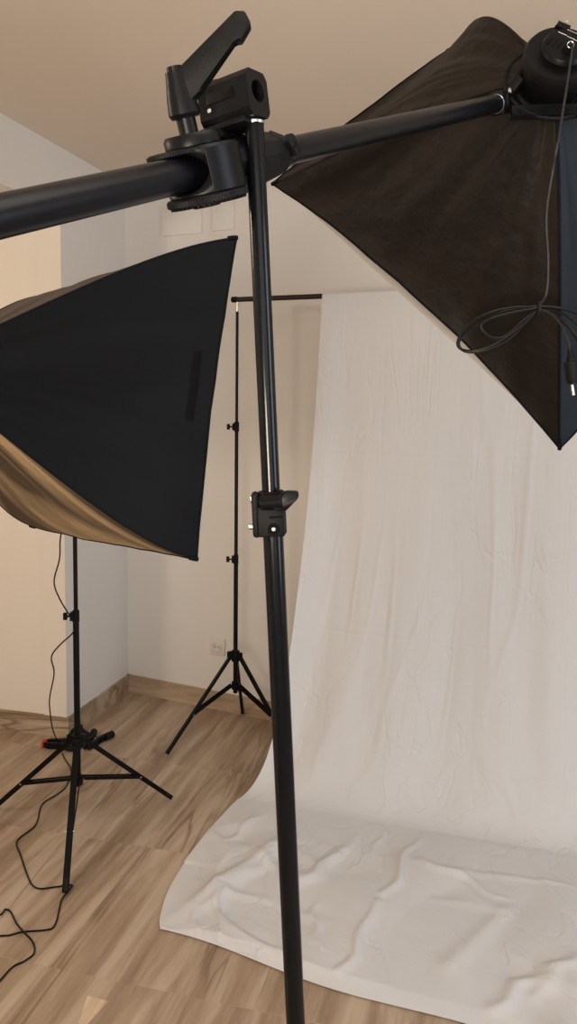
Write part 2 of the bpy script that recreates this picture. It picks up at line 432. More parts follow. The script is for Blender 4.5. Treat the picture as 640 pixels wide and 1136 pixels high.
# ------------------------------------------------------------------ light stands
def light_stand(name, label, base, R, rots, zc, zs, tubes, clips, top, frac=.6, group=None, rl=.0075, kdir=PI, tr=.009):
    """tubes: (z0, z1, r); clips: z of tube joints; rots: heading of each leg"""
    base = V((base[0], base[1], 0))
    t = thing(name, label, 'light stand', base, group)
    for i, (z0, z1, r) in enumerate(tubes):
        MB().cyl(base + V((0, 0, z0)), base + V((0, 0, z1)), r, seg=24, bev=.001).build('pole_section', M['metal'], t)
    r0 = tubes[0][2]
    MB().cyl(base + V((0, 0, zc - .03)), base + V((0, 0, zc + .02)), r0 + .008, seg=24, bev=.003).build('leg_collar', M['plastic'], t)
    MB().cyl(base + V((0, 0, zs - .022)), base + V((0, 0, zs + .014)), r0 + .007, seg=24, bev=.003).build('brace_collar', M['plastic'], t)
    for a in rots:
        d = V((math.cos(a), math.sin(a), 0))
        A = base + d * (r0 + .014) + V((0, 0, zc - .005)); Fp = base + d * R + V((0, 0, .0115))
        mid = A.lerp(Fp, frac)
        lg = MB().bar(A, Fp, tr * 1.7, tr * 1.25, up=d).build('leg', M['metal'], t)
        e = (Fp - A).normalized()
        MB().cyl(Fp - e * .035, Fp + e * .0, tr * 1.05, tr * .9, seg=14, bev=.001).build('rubber_foot', M['rubber'], lg)
        side = V((-d.y, d.x, 0))
        br = MB()
        S = base + d * (r0 + .008) + V((0, 0, zs))
        for s_ in (-1, 1): br.bar(S + side * s_ * tr * 1.05, mid + side * s_ * tr * 1.05, tr * .35, tr * 1.3, up=side.cross((mid - S).normalized()))
        br.build('brace', M['metal'], t)
        rv = MB(); rv.cyl(mid - side * tr * 1.5, mid + side * tr * 1.5, .0035, seg=10); rv.build('rivet', M['steel'], t)
        MB().box(base + d * (r0 + .013) + V((0, 0, zc)), (.020, .020, .026), Matrix.Rotation(a, 3, 'Z'), bev=.003).build('leg_lug', M['plastic'], t)
    for z in clips:
        c = base + V((0, 0, z)); rr = tr * 1.4
        cl = MB().cyl(c - V((0, 0, .022)), c + V((0, 0, .022)), rr, seg=22, bev=.003)
        k = V((math.cos(kdir), math.sin(kdir), 0))
        cl.box(c + k * rr * 1.05, (.010, .014, .026), Matrix.Rotation(kdir, 3, 'Z'), bev=.002)
        cl = cl.build('tube_clip', M['plastic'], t)
        kn = MB().cyl(c + k * rr, c + k * (rr + .022), .0035, seg=10)
        kn.box(c + k * (rr + .024), (.007, .008, .018), Matrix.Rotation(kdir, 3, 'Z'), bev=.003); kn.build('clip_knob', M['plastic'], cl)
    zt = tubes[-1][1]
    if top: MB().cyl(base + V((0, 0, zt)), base + V((0, 0, zt + top)), .0045, seg=14, bev=.001).build('spigot', M['steel'], t)
    return t

def legs3(c, foot):
    a = math.atan2(foot.y - c.y, foot.x - c.x); return [a, a + 2 * PI / 3, a - 2 * PI / 3]
LSc = V((-.716, 2.70, 0)); LSf = fl(188, 888)
light_stand('light_stand', 'black tripod light stand at left under the low softbox, red-tipped clamps behind it', LSc, (LSf - LSc).length + .005,
            legs3(LSc, LSf), .330, .190, [(.175, .78, .0105), (.77, 1.50, .0072)], [.762], .03, frac=.62, kdir=PI * 1.02, tr=.0085)
BSc = V((-.222, 3.447, 0)); BSf = fl(184, 839)
light_stand('backdrop_stand', 'tall thin black tripod stand by the back wall holding left end of the crossbar', BSc, .312,
            legs3(BSc, BSf), .395, .262, [(.225, .82, .0095), (.80, 1.40, .0078), (1.38, 1.868, .0062)], [.815, 1.385], .045, frac=.6, kdir=PI, tr=.0078)
# pole of the backdrop and the stand that carries its other end, beyond the right edge
DP = V((1, -.39, 0)).normalized()
PT = V((-.222, 3.447, 1.918))
PE = PT + DP * 2.0
light_stand('backdrop_stand', 'black tripod stand behind the right edge of the white backdrop, carrying the crossbar end', V((PE.x, PE.y, 0)), .21,
            [PI * 1.5 - .37 + k * 2 * PI / 3 for k in range(3)], .395, .262, [(.225, .82, .0095), (.80, 1.40, .0078), (1.38, 1.868, .0062)], [.815, 1.385], .045, kdir=0, tr=.0078)
t = thing('backdrop_crossbar', 'dark brown horizontal crossbar carrying the white backdrop between two stands', 'crossbar', PT)
MB().cyl(PT - DP * .01, PE + DP * .01, .0105, seg=24).build('bar_tube', mat('brown_black_tube', (.018, .012, .009, 1), .5, spec=.3), t)
for q in (PT - DP * .012, PE + DP * .012):
    MB().cyl(q - DP * .014, q + DP * .014, .0125, seg=24, bev=.003).build('end_cap', M['plastic'], t)

# stand mostly beyond the left edge: its foot tip shows by the hall wall
f3 = V((-1.312, 3.552, 0)); c3 = f3 - V((math.cos(PI / 6), math.sin(PI / 6), 0)) * .34
light_stand('light_stand', 'black tripod stand in the hall, only one black foot tip showing at the left edge', c3, .34,
            [PI / 6, PI / 6 + 2 * PI / 3, PI / 6 - 2 * PI / 3], .38, .22, [(.175, .78, .0105), (.77, 1.1, .0072)], [.762], .03, kdir=PI)

# ------------------------------------------------------------------ backdrop cloth
def backdrop():
    NU, NV = 300, 300
    bm = bmesh.new(); uvl = bm.loops.layers.uv.new('UVMap')
    PXe = 1.52
    def top(u):
        x = .132 + (PXe - .132) * u; k = (x - PT.x) / DP.x
        return PT + DP * k
    left_floor = [V((-.03, 3.11, 0)), fl(270, 885), fl(238, 917), fl(215, 945), fl(196, 972), fl(184, 996), fl(177, 1022), fl(177, 1035)]
    lf = smooth_path(left_floor, 6)
    def along(pl, s):
        x = s * (len(pl) - 1); i = min(int(x), len(pl) - 2); return pl[i].lerp(pl[i + 1], x - i)
    Fr = V((1.52, 2.585, 0)); Er = V((1.62, 1.32, 0)); El = lf[-1]
    def floorpt(u, s):
        a = along(lf, s); b_ = Fr.lerp(Er, s)
        p = a.lerp(b_, u)
        # ragged front hem
        if s > .5:
            k = (s - .5) * 2
            p = p + V((0, 1, 0)) * k * k * (.018 * math.sin(u * 17 + .6) * math.exp(-u))
        return p
    RID = [(fl(*a_), fl(*b_), h_, w_) for a_, b_, h_, w_ in [
        ((378, 1085), (420, 1010), .016, .014), ((425, 1000), (470, 930), .018, .013), ((330, 985), (398, 935), .020, .022),
        ((470, 960), (560, 1000), .010, .012), ((540, 1120), (600, 1085), .020, .02), ((350, 1010), (352, 1060), .010, .010),
        ((250, 935), (300, 905), .012, .012), ((590, 1110), (640, 1075), .018, .02), ((520, 900), (545, 960), .009, .011),
        ((225, 1010), (300, 960), .014, .020), ((430, 905), (415, 950), .012, .012), ((200, 985), (218, 1035), .012, .012)]]
    def pt(u, v):
        # v 0..0.06 sleeve over the bar, ..0.6 hanging, ..1 lying on the floor
        T = top(u)
        fwdn = V((-.36, -.93, 0))
        if v < .05:
            k = v / .05
            if k < .4:
                q = T - fwdn * .0135 + V((0, 0, -.09 + .09 * k / .4))
            else:
                a = PI * (k - .4) / .6
                q = T - fwdn * .0135 * math.cos(a) + V((0, 0, .0135 * math.sin(a)))
            base_, amp, n_ = q, 0, fwdn
        elif v < .62:
            k = (v - .05) / .57
            F0 = floorpt(u, .17)
            dirn = (F0 - V((T.x, T.y, 0)))
            # bezier from the bar down, curving onto the floor
            P0 = T + fwdn * .0135
            P1 = V((T.x, T.y, .55)) + dirn * .16
            P2 = V((T.x, T.y, .0)) + dirn * .50 + V((0, 0, .012))
            P3 = F0 + dirn.normalized() * .0 + V((0, 0, .012))
            kk = k
            q = P0 * (1 - kk) ** 3 + P1 * 3 * kk * (1 - kk) ** 2 + P2 * 3 * kk * kk * (1 - kk) + P3 * kk ** 3
            base_ = q; n_ = fwdn
            amp = min(1, k * 2.5) * (1 if k < .75 else (1 - k) / .25 * .92 + .08)
        else:
            s = .17 + .83 * (v - .62) / .38
            q = floorpt(u, s); base_ = V((q.x, q.y, .012)); n_ = V((0, 0, 1)); amp = 0
        if v < .62 and v >= .05:
            k = (v - .05) / .57
            # long soft folds fanning from the top left
            w = u * 46 + k * 3.0 * (1 - u)
            fold = .016 * math.sin(w * .9 + .8) * math.exp(-u * 5.0) + .018 * math.sin(w * .43 + 2.0) * math.exp(-u * 3.2)
            fold += .006 * math.sin(u * 60 + k * 4) * math.exp(-u * 9)
            f2 = noise.noise(V((u * 9, k * 1.7, 3.1))) * .017 + noise.noise(V((u * 22 + 5, k * 4.0, 8))) * .007
            rg = 1 - abs(noise.noise(V((u * 14 + k * 1.5, k * 3.0, 1.7)))) * 7
            f3_ = max(0, rg) * .007 * max(0, noise.noise(V((u * 5, k * 4, 6))) + .25)
            base_ = base_ + n_ * (fold + f2 + f3_ * 1.2) * amp
        if v >= .62:
            s = .17 + .83 * (v - .62) / .38
            x, y = base_.x, base_.y
            am = min(1, (s - .17) * 6 + .05)
            h = max(0, noise.noise(V((x * 3.2, y * 3.2, 2)))) * .028 + max(0, noise.noise(V((x * 8, y * 6, 21)))) * .006
            d1 = V((x * .8 - y * .6, x * .6 + y * .8, 0))
            r1 = max(0, 1 - abs(noise.noise(V((d1.x * 2.2, d1.y * 5.5, 4.0)))) * 8)
            r2 = max(0, 1 - abs(noise.noise(V((x * 5 + y * 2, y * 2.0, 9.0)))) * 9)
            m1 = max(0, noise.noise(V((x * 1.8, y * 1.8, 11))) + .2)
            h += (r1 * .013 + r2 * .010) * m1 * 1.7
            for (qa, qb, hh_, ww_) in RID:
                ab = qb - qa; tt = max(0, min(1, (V((x, y, 0)) - qa).dot(ab) / ab.dot(ab)))
                wob = noise.noise(V((tt * 2.5, qa.x * 3, 7))) * .04
                ddv = (V((x, y, 0)) - (qa + ab * tt)); nn_ = V((-ab.y, ab.x, 0)).normalized()
                dd = ddv - nn_ * wob; h += hh_ * .75 * math.exp(-(dd.length / ww_) ** 2) * (.35 + .65 * math.sin(PI * (.1 + .8 * tt)))
            # long puffed ridge near the left corner
            a_, b_ = fl(190, 1020), fl(322, 935)
            ab = b_ - a_; tt = max(0, min(1, (V((x, y, 0)) - a_).dot(ab) / ab.dot(ab)))
            dd = (V((x, y, 0)) - (a_ + ab * tt)).length
            h += .026 * math.exp(-(dd / .028) ** 2) * (1 - abs(tt - .35)) * .9
            a_, b_ = fl(500, 1075), fl(560, 1015)
            ab = b_ - a_; tt = max(0, min(1, (V((x, y, 0)) - a_).dot(ab) / ab.dot(ab)))
            dd = (V((x, y, 0)) - (a_ + ab * tt)).length
            h += .008 * math.exp(-(dd / .028) ** 2)
            edge = min(1, u * 14 + .12, (1 - s) * 10 + .15)
            base_ = base_ + V((0, 0, h * am * edge)); base_.z = max(base_.z * (1 if s > 0 else 1), .004)
            base_.z = .004 + (base_.z - .004) * (edge if s > .5 else 1)
        return base_
    grid = [[None] * (NU + 1) for _ in range(NV + 1)]
    for j in range(NV + 1):
        for i in range(NU + 1):
            u = (i / NU) ** 1.25
            grid[j][i] = (bm.verts.new(pt(u, j / NV)), u, j / NV)
    for j in range(NV):
        for i in range(NU):
            q = [grid[j][i], grid[j][i + 1], grid[j + 1][i + 1], grid[j + 1][i]]
            f = bm.faces.new([k[0] for k in q]); f.smooth = True
            for lp, k in zip(f.loops, q): lp[uvl].uv = (k[1], k[2] * 2)
    me = bpy.data.meshes.new('backdrop_cloth'); bm.to_mesh(me); bm.free(); me.materials.append(M['cloth'])
    o = bpy.data.objects.new('backdrop_cloth', me); COL.objects.link(o)
    return tag(o, 'white creased muslin backdrop hanging from the crossbar and spreading over the floor', 'backdrop')
backdrop()

# ------------------------------------------------------------------ softboxes
def softbox(label, hp, corners, mats, bulge, sag, scal, names, ring_r=.052, seed=0, w0=1.25):
    """corners in order round the opening; hub at hp; four fabric panels on four flexed rods"""
    hp = V(hp); cs = [V(c) for c in corners]; cen = sum(cs, V((0, 0, 0))) / 4
    ax = (cen - hp).normalized()
    t = thing('softbox', label, 'softbox', hp)
    def rib(i, k):
        c = cs[i]; rd = c - hp; rd = (rd - ax * rd.dot(ax)).normalized()
        a = hp + rd * ring_r
        return a.lerp(c, k) + rd * bulge[i] * 4 * k * (1 - k) * (w0 + (2 - 2 * w0) * k)
    def surf(i, s, k):
        j = (i + 1) % 4
        A, B = rib(i, k), rib(j, k); p = A.lerp(B, s)
        out = (A + B) / 2 - (hp + ax * ((A + B) / 2 - hp).dot(ax)); out.normalize()
        e = 4 * s * (1 - s)
        p = p - out * sag * e * math.sin(PI * min(1, k * 1.0)) ** .7
        p = p - out * scal[i] * e * k ** 6 * .35 - ax * scal[i] * e * k ** 8
        w = noise.noise(V((s * 7 + seed, k * 1.2, i * 3.3))) * .010 + noise.noise(V((s * 15 + seed, k * 2.5, i * 5.1))) * .004
        return p + out * w * math.sin(PI * s) ** .5 * min(1, k * 3) * (1 - .6 * k ** 4)
    NS, NK = 44, 48
    for i in range(4):
        bm = bmesh.new(); uvl = bm.loops.layers.uv.new('UVMap')
        g = [[bm.verts.new(surf(i, s / NS, k / NK) - hp) for s in range(NS + 1)] for k in range(NK + 1)]
        for k in range(NK):
            for s in range(NS):
                f = bm.faces.new((g[k][s], g[k][s + 1], g[k + 1][s + 1], g[k + 1][s])); f.smooth = True
                for lp, (ss, kk) in zip(f.loops, ((s, k), (s + 1, k), (s + 1, k + 1), (s, k + 1))): lp[uvl].uv = (ss / NS + i * 1.7, kk / NK)
        me = bpy.data.meshes.new('fabric_panel'); bm.to_mesh(me); bm.free(); me.materials.append(M[mats[i]])
        o = bpy.data.objects.new('fabric_panel', me); COL.objects.link(o); o.parent = t
        if names[i]: o['label'] = names[i]
        MB().tube([rib(i, k / 24) + ((rib(i, k / 24) - (hp + ax * (rib(i, k / 24) - hp).dot(ax))).normalized() * -.003) for k in range(25)], .0028, 8).build('rib_seam', M['fab_black'] if mats[i] != 'fab_warm_lit' else M['fab_warm_lit'], t)
        # stitched corner pocket
        MB().tube([rib(i, .965), rib(i, .985), rib(i, 1.0) + ax * .002], .0038, 8).build('corner_pocket', M['fab_black'], t)
    hem = []
    for i in range(4):
        for s in range(20): hem.append(surf(i, s / 20, 1))
    MB().tube(hem, .0020, 6, closed=True).build('front_hem', M['fab_black'], t)
    # white diffuser stretched inside the opening
    bm = bmesh.new(); uvl = bm.loops.layers.uv.new('UVMap'); n = 16
    g = [[None] * (n + 1) for _ in range(n + 1)]
    for a in range(n + 1):
        for b_ in range(n + 1):
            x, y = a / n, b_ / n
            p = (cs[0] * (1 - x) + cs[1] * x) * (1 - y) + (cs[3] * (1 - x) + cs[2] * x) * y
            p = p.lerp(cen, .030) - ax * (.010 + .006 * 16 * x * (1 - x) * y * (1 - y))
            g[a][b_] = bm.verts.new(p - hp)
    for a in range(n):
        for b_ in range(n):
            f = bm.faces.new((g[a][b_], g[a + 1][b_], g[a + 1][b_ + 1], g[a][b_ + 1])); f.smooth = True
            for lp in f.loops: lp[uvl].uv = (a / n, b_ / n)
    me = bpy.data.meshes.new('front_diffuser'); bm.to_mesh(me); bm.free(); me.materials.append(M['diffuser'])
    o = bpy.data.objects.new('front_diffuser', me); COL.objects.link(o); o.parent = t; o['label'] = 'white diffuser cloth'
    # speed ring
    MB().ring(hp, ax, ring_r, .006, 40, 8).build('speed_ring', M['plastic'], t)
    return t, surf, rib, ax

# right, on the boom: T, L, B, R
hpR = V((.40, 1.31, 1.99))
tR, surfR, ribR, axR = softbox('large warm-lit black softbox at upper right on the boom, cord bundle hanging over it', hpR,
    [V((.330, 1.81, 2.250)), V((-.04, 1.70, 1.94)), V((.485, 1.45, 1.418)), V((.90, 1.57, 1.79))],
    ['fab_warm_lit', 'fab_warm_lit', 'fab_cool_lit', 'fab_black'], [.086, .02, .012, .05], .012, [.02, .035, .02, .02],
    ['upper fabric panel with warm light painted in', 'lower left fabric panel with warm light painted in', 'right fabric panel with cool light painted in', None], seed=2, w0=1.75)
# left, low: near top, near bottom, far bottom, far top
hpL = V((-.603, 1.345, 1.55))
tL, surfL, ribL, axL = softbox('black softbox at left with warm-lit tan underside, its opening turned away towards the white backdrop', hpL,
    [V((-.087, 1.326, 1.759)), V((-.142, 1.251, 1.251)), V((-.565, 1.792, 1.212)), V((-.53, 1.867, 1.732))],
    ['fab_black', 'fab_tan_lit', 'fab_grey', 'fab_grey'], [.031, .052, .045, .040], .006, [.006, -.012, .01, .01],
    ['black side panel facing the camera', 'pleated underside panel, tan from painted-in warm light', None, 'grey-brown top panel'], seed=7, w0=.3, ring_r=.022)
# velcro strip near the front edge of the camera-side panel
bm = bmesh.new(); g = []
for k in range(9):
    row = []
    for s in range(3):
        sp = .36 + (k / 8) * .22; kp = .895 + s * .016
        p = surfL(0, sp, kp); a = surfL(0, sp + .01, kp) - p; c = surfL(0, sp, kp + .01) - p; nn = a.cross(c).normalized()
        if nn.dot(EYE - p) < 0: nn = -nn
        row.append(bm.verts.new(p + nn * .0025 - hpL))
    g.append(row)
for k in range(8):
    for s in range(2): bm.faces.new((g[k][s], g[k][s + 1], g[k + 1][s + 1], g[k + 1][s]))
me = bpy.data.meshes.new('velcro_strip'); bm.to_mesh(me); bm.free(); me.materials.append(M['velcro'])
o = bpy.data.objects.new('velcro_strip', me); COL.objects.link(o); o.parent = tL

# ------------------------------------------------------------------ boom
BA = at(0, 240, .581); BB = at(550, 115.3, 1.285)
bdir = (BB - BA).normalized()
BL = BA - bdir * .42
t = thing('light_boom', 'thick black boom tube crossing the upper frame from left edge to right softbox', 'boom arm', BL)
def onboom(px):      # point of the boom axis seen at column px
    lo, hi = 0.0, (BB - BA).length
    for _ in range(40):
        m_ = (lo + hi) / 2; c = RW.transposed() @ (BA + bdir * m_ - EYE)
        if CX + F * c.x / -c.z < px: lo = m_
        else: hi = m_
    return BA + bdir * lo
P0 = onboom(221); P1 = onboom(318)
MB().cyl(BL, P1, .0152, seg=48, bev=.001).build('thick_tube', M['boomtube'], t)
MB().cyl(P1, BB, .0136, seg=48, bev=.001).build('thin_tube', M['boomtube'], t)
MB().lathe(BL - bdir * .012, bdir, [(0, .012), (.004, .0165), (.02, .0165), (.022, .0153)], 32).build('end_cap', M['rubber'], t)
MB().ring(BB - bdir * .001, bdir, .0118, .0024, 32, 8).build('end_ring', M['steel'], t)
MB().cyl(BB, BB + bdir * .03, .0055, seg=16).build('spigot', M['steel'], t)

# clamp frame: X along the boom, Z across it upwards, Y away from camera
X = bdir; Z = (V((0, 0, 1)) - X * X.z).normalized(); Y = Z.cross(X)
def L2W(x, y, z): return P0 + X * x + Y * y + Z * z
def cl(px, py, yy=0):
    r = ray(px, py); o = P0 + Y * yy; q = EYE + r * (Y.dot(o - EYE) / Y.dot(r)) - P0
    return q.dot(X), q.dot(Z)
RC = Matrix((X, Y, Z)).transposed()
t = thing('boom_clamp', 'black round swivel clamp with raised lever handle gripping the boom above the centre stand', 'clamp', P0)
R1 = .0375
VIEWR = V((1, 0, 0))
off = (VIEWR - Z * VIEWR.dot(Z)).normalized()
MB().lathe(L2W(0, 0, .0150) - off * .006, Z, [(0, R1 - .004), (.0012, R1), (.0040, R1), (.0055, R1 - .003)], 180, serr=.0006).build('upper_toothed_disc', M['plastic'], t)
MB().lathe(L2W(0, 0, -.0275) + off * .002, Z, [(0, R1 - .003), (.0015, R1), (.0060, R1), (.0078, R1 - .002)], 180, serr=.0006).build('lower_toothed_disc', M['plastic'], t)
b = MB()
for i in range(44):
    a = 2 * PI * i / 44; d = X * math.cos(a) + Y * math.sin(a); s_ = Z.cross(d)
    b.box(L2W(0, 0, -.0278) + off * .002 + d * .027, (.016, .0014, .0022), Matrix((d, s_, Z)).transposed())
b.cyl(L2W(0, 0, -.031), L2W(0, 0, -.027), .013, seg=24, bev=.001)
b.build('teeth', M['plastic'], t)
# drum body with an oval throat cut where the tube enters
body = MB().lathe(L2W(0, 0, -.0205) + off * .004, Z, [(0, R1 - .004), (.002, R1 - .002), (.038, R1 - .002), (.0405, R1 - .0045)], 96).build('drum_body', M['plastic_smooth'], t)
cb = MB(); rg_ = []
yo = -.006
for xx, k in [(-.07, 1), (-.02, 1), (.006, .97), (.016, .85), (.022, .6), (.024, .3)]:
    rg_.append([cb.bm.verts.new(L2W(xx, yo + .0235 * k * math.cos(2 * PI * i / 48), .0170 * k * math.sin(2 * PI * i / 48))) for i in range(48)])
for p_, q_ in zip(rg_, rg_[1:]):
    for i in range(48): cb.bm.faces.new((p_[i], p_[(i + 1) % 48], q_[(i + 1) % 48], q_[i]))
cb.bm.faces.new(rg_[0]); cb.bm.faces.new(list(reversed(rg_[-1])))
cut = cb.build('throat_cutter', M['plastic_smooth'], t)
md = body.modifiers.new('throat', 'BOOLEAN'); md.operation = 'DIFFERENCE'; md.object = cut; md.solver = 'EXACT'
dg = bpy.context.evaluated_depsgraph_get()
nm = bpy.data.meshes.new_from_object(body.evaluated_get(dg)); body.modifiers.clear(); body.data = nm
bpy.data.objects.remove(cut)
MB().lathe(L2W(0, 0, .0195), Z, [(0, .024), (.002, .0255), (.009, .0255), (.012, .0235), (.012, .010)], 48).build('top_cap', M['plastic_smooth'], t)
hd = MB().lathe(L2W(-.002, 0, .030), Z, [(0, .0085), (.0145, .0085), (.0145, .0120), (.018, .0142), (.030, .0128), (.048, .0092), (.052, .0088), (.0525, .0068), (.056, .0066), (.0565, .005)], 36)
hd = hd.build('handle_hub', M['plastic_smooth'], t)
lev_px = [(197, 80), (261, 15), (272, 15), (279, 29), (268, 48), (259, 46), (224, 103), (213, 114), (203, 104)]
LZ = (V((0, 0, 1)) + V((0, -.12, 0))).normalized(); LX = V((1, 0, 0)); LY = LZ.cross(LX)
hc = L2W(-.002, 0, .066)
def cl2(px, py):
    r_ = ray(px, py); q = EYE + r_ * (LY.dot(hc - EYE) / LY.dot(r_)) - hc
    return q.dot(LX), q.dot(LZ)
MB().prism([cl2(*q) for q in lev_px], hc, LX, LZ, LY, .017, bev=.0018).build('lever', M['plastic'], t)
# neck sleeve behind the stand tube
b = MB().lathe(L2W(.036, 0, 0), X, [(0, .016), (.004, .0215), (.012, .0235), (.052, .0250), (.060, .0240), (.078, .0215), (.088, .0185), (.09, .0155)], 12)
b.build('neck_sleeve', M['plastic'], t, angle=.3)
kx, kz = cl(323, 161, -.02)
kb = L2W(kx, -.020, kz)
Rk = RC @ Matrix.Rotation(math.radians(-35), 3, 'Y')
b = MB().box(kb, (.013, .012, .020), Rk, bev=.003)
b.cyl(kb - RC @ V((.018, -.012, -.012)), kb, .006, seg=16)
b = b.build('wing_knob', M['plastic'], t)
MB().cyl(kb + V((.002, -.0065, -.001)), kb + V((.002, -.0055, -.001)), .004, seg=16).build('knob_bore', M['dark_hole'], b)

# mounting block with bore, on top of the stand tube
c45 = math.radians(33)
bx = V((math.cos(c45), -math.sin(c45), .10)).normalized()
bz = V((-.16, 0, 1)); bz = (bz - bx * bz.dot(bx)).normalized(); by = bz.cross(bx)
Rm = Matrix((bx, by, bz)).transposed()
bc = at(259, 113.5, .775)
b = MB()
W_, D_, H_ = .056, .033, .040
# the block: a rim prism with a real bore through its long axis end
prof = [(-D_ / 2, -H_ / 2), (D_ / 2, -H_ / 2), (D_ / 2, H_ / 2 - .004), (D_ / 2 - .004, H_ / 2), (-D_ / 2 + .004, H_ / 2), (-D_ / 2, H_ / 2 - .004)]
NB_ = 36
def rimpt(a):
    dx, dz = math.cos(a), math.sin(a); k = min(D_ / 2 / max(abs(dx), 1e-6), H_ / 2 / max(abs(dz), 1e-6))
    k = min(k, (D_ / 2 + H_ / 2 - .005) / (abs(dx) + abs(dz)))
    return dx * k, dz * k
outer0, outer1, inn1, inn0 = [], [], [], []
for i in range(NB_):
    a = 2 * PI * i / NB_; ox, oz = rimpt(a)
    outer0.append(b.bm.verts.new(bc - bx * W_ / 2 + by * ox + bz * oz))
    outer1.append(b.bm.verts.new(bc + bx * W_ / 2 + by * ox + bz * oz))
    inn1.append(b.bm.verts.new(bc + bx * W_ / 2 + by * math.cos(a) * .0098 + bz * (math.sin(a) * .0098 + .002)))
    inn0.append(b.bm.verts.new(bc - bx * W_ * .35 + by * math.cos(a) * .0098 + bz * (math.sin(a) * .0098 + .002)))
for i in range(NB_):
    j = (i + 1) % NB_
    b.bm.faces.new((outer0[i], outer0[j], outer1[j], outer1[i])); b.bm.faces.new((outer1[i], outer1[j], inn1[j], inn1[i]))
    b.bm.faces.new((inn1[i], inn1[j], inn0[j], inn0[i]))
b.bm.faces.new(outer0); b.bm.faces.new(inn0)
blk = b.build('mounting_block', M['plastic'], t, angle=.35)
b = MB(); b.box(bc - bz * (H_ / 2 + .002) - bx * .006, (W_ - .004, D_ - .002, .005), Rm, bev=.001)
b.box(bc - bz * (H_ / 2 + .005) - bx * .020, (.024, D_ - .004, .012), Rm, bev=.002); b.build('block_foot', M['plastic'], t)
b = MB(); b.cyl(bc + bz * (H_ / 2 - .001) - bx * .016, bc + bz * (H_ / 2 + .004) - bx * .016, .0055, seg=20, bev=.001)
b.build('block_screw', M['plastic'], t)
b = MB()
b.box(bc - by * (D_ / 2 + .0002) - bx * .003 + bz * .003, (.030, .0018, .010), Rm, bev=.0006); b.build('block_rib', M['plastic_smooth'], t)
MB().cyl(bc - by * (D_ / 2 - .001) - bx * .016 - bz * .007, bc - by * (D_ / 2 + .0015) - bx * .016 - bz * .007, .0022, seg=16, bev=.0004).build('set_screw', M['steel'], t)

# ------------------------------------------------------------------ foreground stand
S1 = at(282, 138, .770); S2 = at(328, 1136, .800)
sd = (S1 - S2).normalized()
def spt(z): return S2 + sd * ((z - S2.z) / sd.z)
FOOT = spt(0)
t = thing('boom_stand', 'glossy black tube stand rising through the centre of the frame up to the boom clamp', 'light stand', V((FOOT.x, FOOT.y, 0)))
JA = at(306, 568, .784)
MB().cyl(spt(JA.z), S1, .0088, seg=48).build('upper_tube', M['tube'], t)
MB().cyl(spt(.30), spt(JA.z + .01), .0100, seg=48).build('lower_tube', M['tube'], t)
MB().lathe(S1, sd, [(0, .0092), (.0008, .0094), (.0022, .0094), (.003, .0088)], 40).build('top_ring', M['steel'], t)
# joint clip
kx_ = V((1, 0, 0)); kx_ = (kx_ - sd * kx_.dot(sd)).normalized(); ky_ = sd.cross(kx_)
RJ = Matrix((kx_, ky_, sd)).transposed()
J = spt(JA.z)
b = MB().cyl(J - sd * .022, J + sd * .021, .0135, seg=36, bev=.0015)
b.box(J - sd * .007 - kx_ * .001 - ky_ * .006, (.026, .016, .030), RJ, bev=.002)
clip = b.build('joint_clip', M['plastic'], t)
MB().box(J - kx_ * .0155 - sd * .001 - ky_ * .003, (.0075, .016, .044), RJ, bev=.003).build('clip_flange', M['plastic'], clip)
MB().box(J - sd * .0025 + kx_ * .004 - ky_ * .0148, (.013, .001, .0014), RJ).build('clip_slot', M['dark_hole'], clip)
MB().cyl(J - sd * .014 + kx_ * .0012 - ky_ * .012, J - sd * .014 + kx_ * .0012 - ky_ * .0146, .0058, seg=24).build('screw_recess', M['dark_hole'], clip)
MB().cyl(J - sd * .014 + kx_ * .0010 - ky_ * .014, J - sd * .014 + kx_ * .0010 - ky_ * .0154, .0026, .0018, seg=16).build('clip_screw', M['dull_steel'], clip)
MB().cyl(J - kx_ * .018 - sd * .0135, J - kx_ * .0235 - sd * .0135, .0031, seg=16, bev=.0006).build('clip_bolt', M['steel'], clip)
MB().cyl(J - kx_ * .018 + sd * .0135, J - kx_ * .0205 + sd * .0135, .0042, seg=16, bev=.0006).build('clip_bolt', M['steel'], clip)
kn = MB(); kc = J + sd * .0135 + kx_ * .008 - ky_ * .016
kn.cyl(J + sd * .0115 - kx_ * .010 - ky_ * .010, kc + kx_ * .004 - ky_ * .001, .0078, .0085, seg=24, bev=.0015)
a = math.radians(24); wx = (kx_ * math.cos(a) + sd * math.sin(a)); wz = ky_.cross(wx) * -1
kn.prism([(-.006, -.0085), (.006, -.0095), (.016, .0005), (.0185, .003), (.0185, .0085), (.006, .0095), (-.004, .001)], kc, kx_, sd, ky_, .011, bev=.002)
kn.build('wing_knob', M['plastic_smooth'], clip)
# tripod base below the frame
bc_ = spt(.62)
MB().cyl(spt(.60), spt(.66), .020, seg=32, bev=.003).build('leg_collar', M['plastic'], t)
MB().cyl(spt(.29), spt(.33), .018, seg=32, bev=.003).build('brace_collar', M['plastic'], t)
for k in range(3):
    a = -PI / 2 + .5 + k * 2 * PI / 3; d = V((math.cos(a), math.sin(a), 0))
    A = spt(.62) + d * .02; E = V((FOOT.x, FOOT.y, .013)) + d * .48
    lg = MB().bar(A, E, .018, .013, up=d).build('leg', M['metal'], t)
    e = (E - A).normalized(); MB().cyl(E - e * .04, E, .0125, .011, seg=16, bev=.001).build('rubber_foot', M['rubber'], lg)
    MB().bar(spt(.31) + d * .015, A.lerp(E, .62), .014, .005, up=V((0, 0, 1))).build('brace', M['metal'], t)

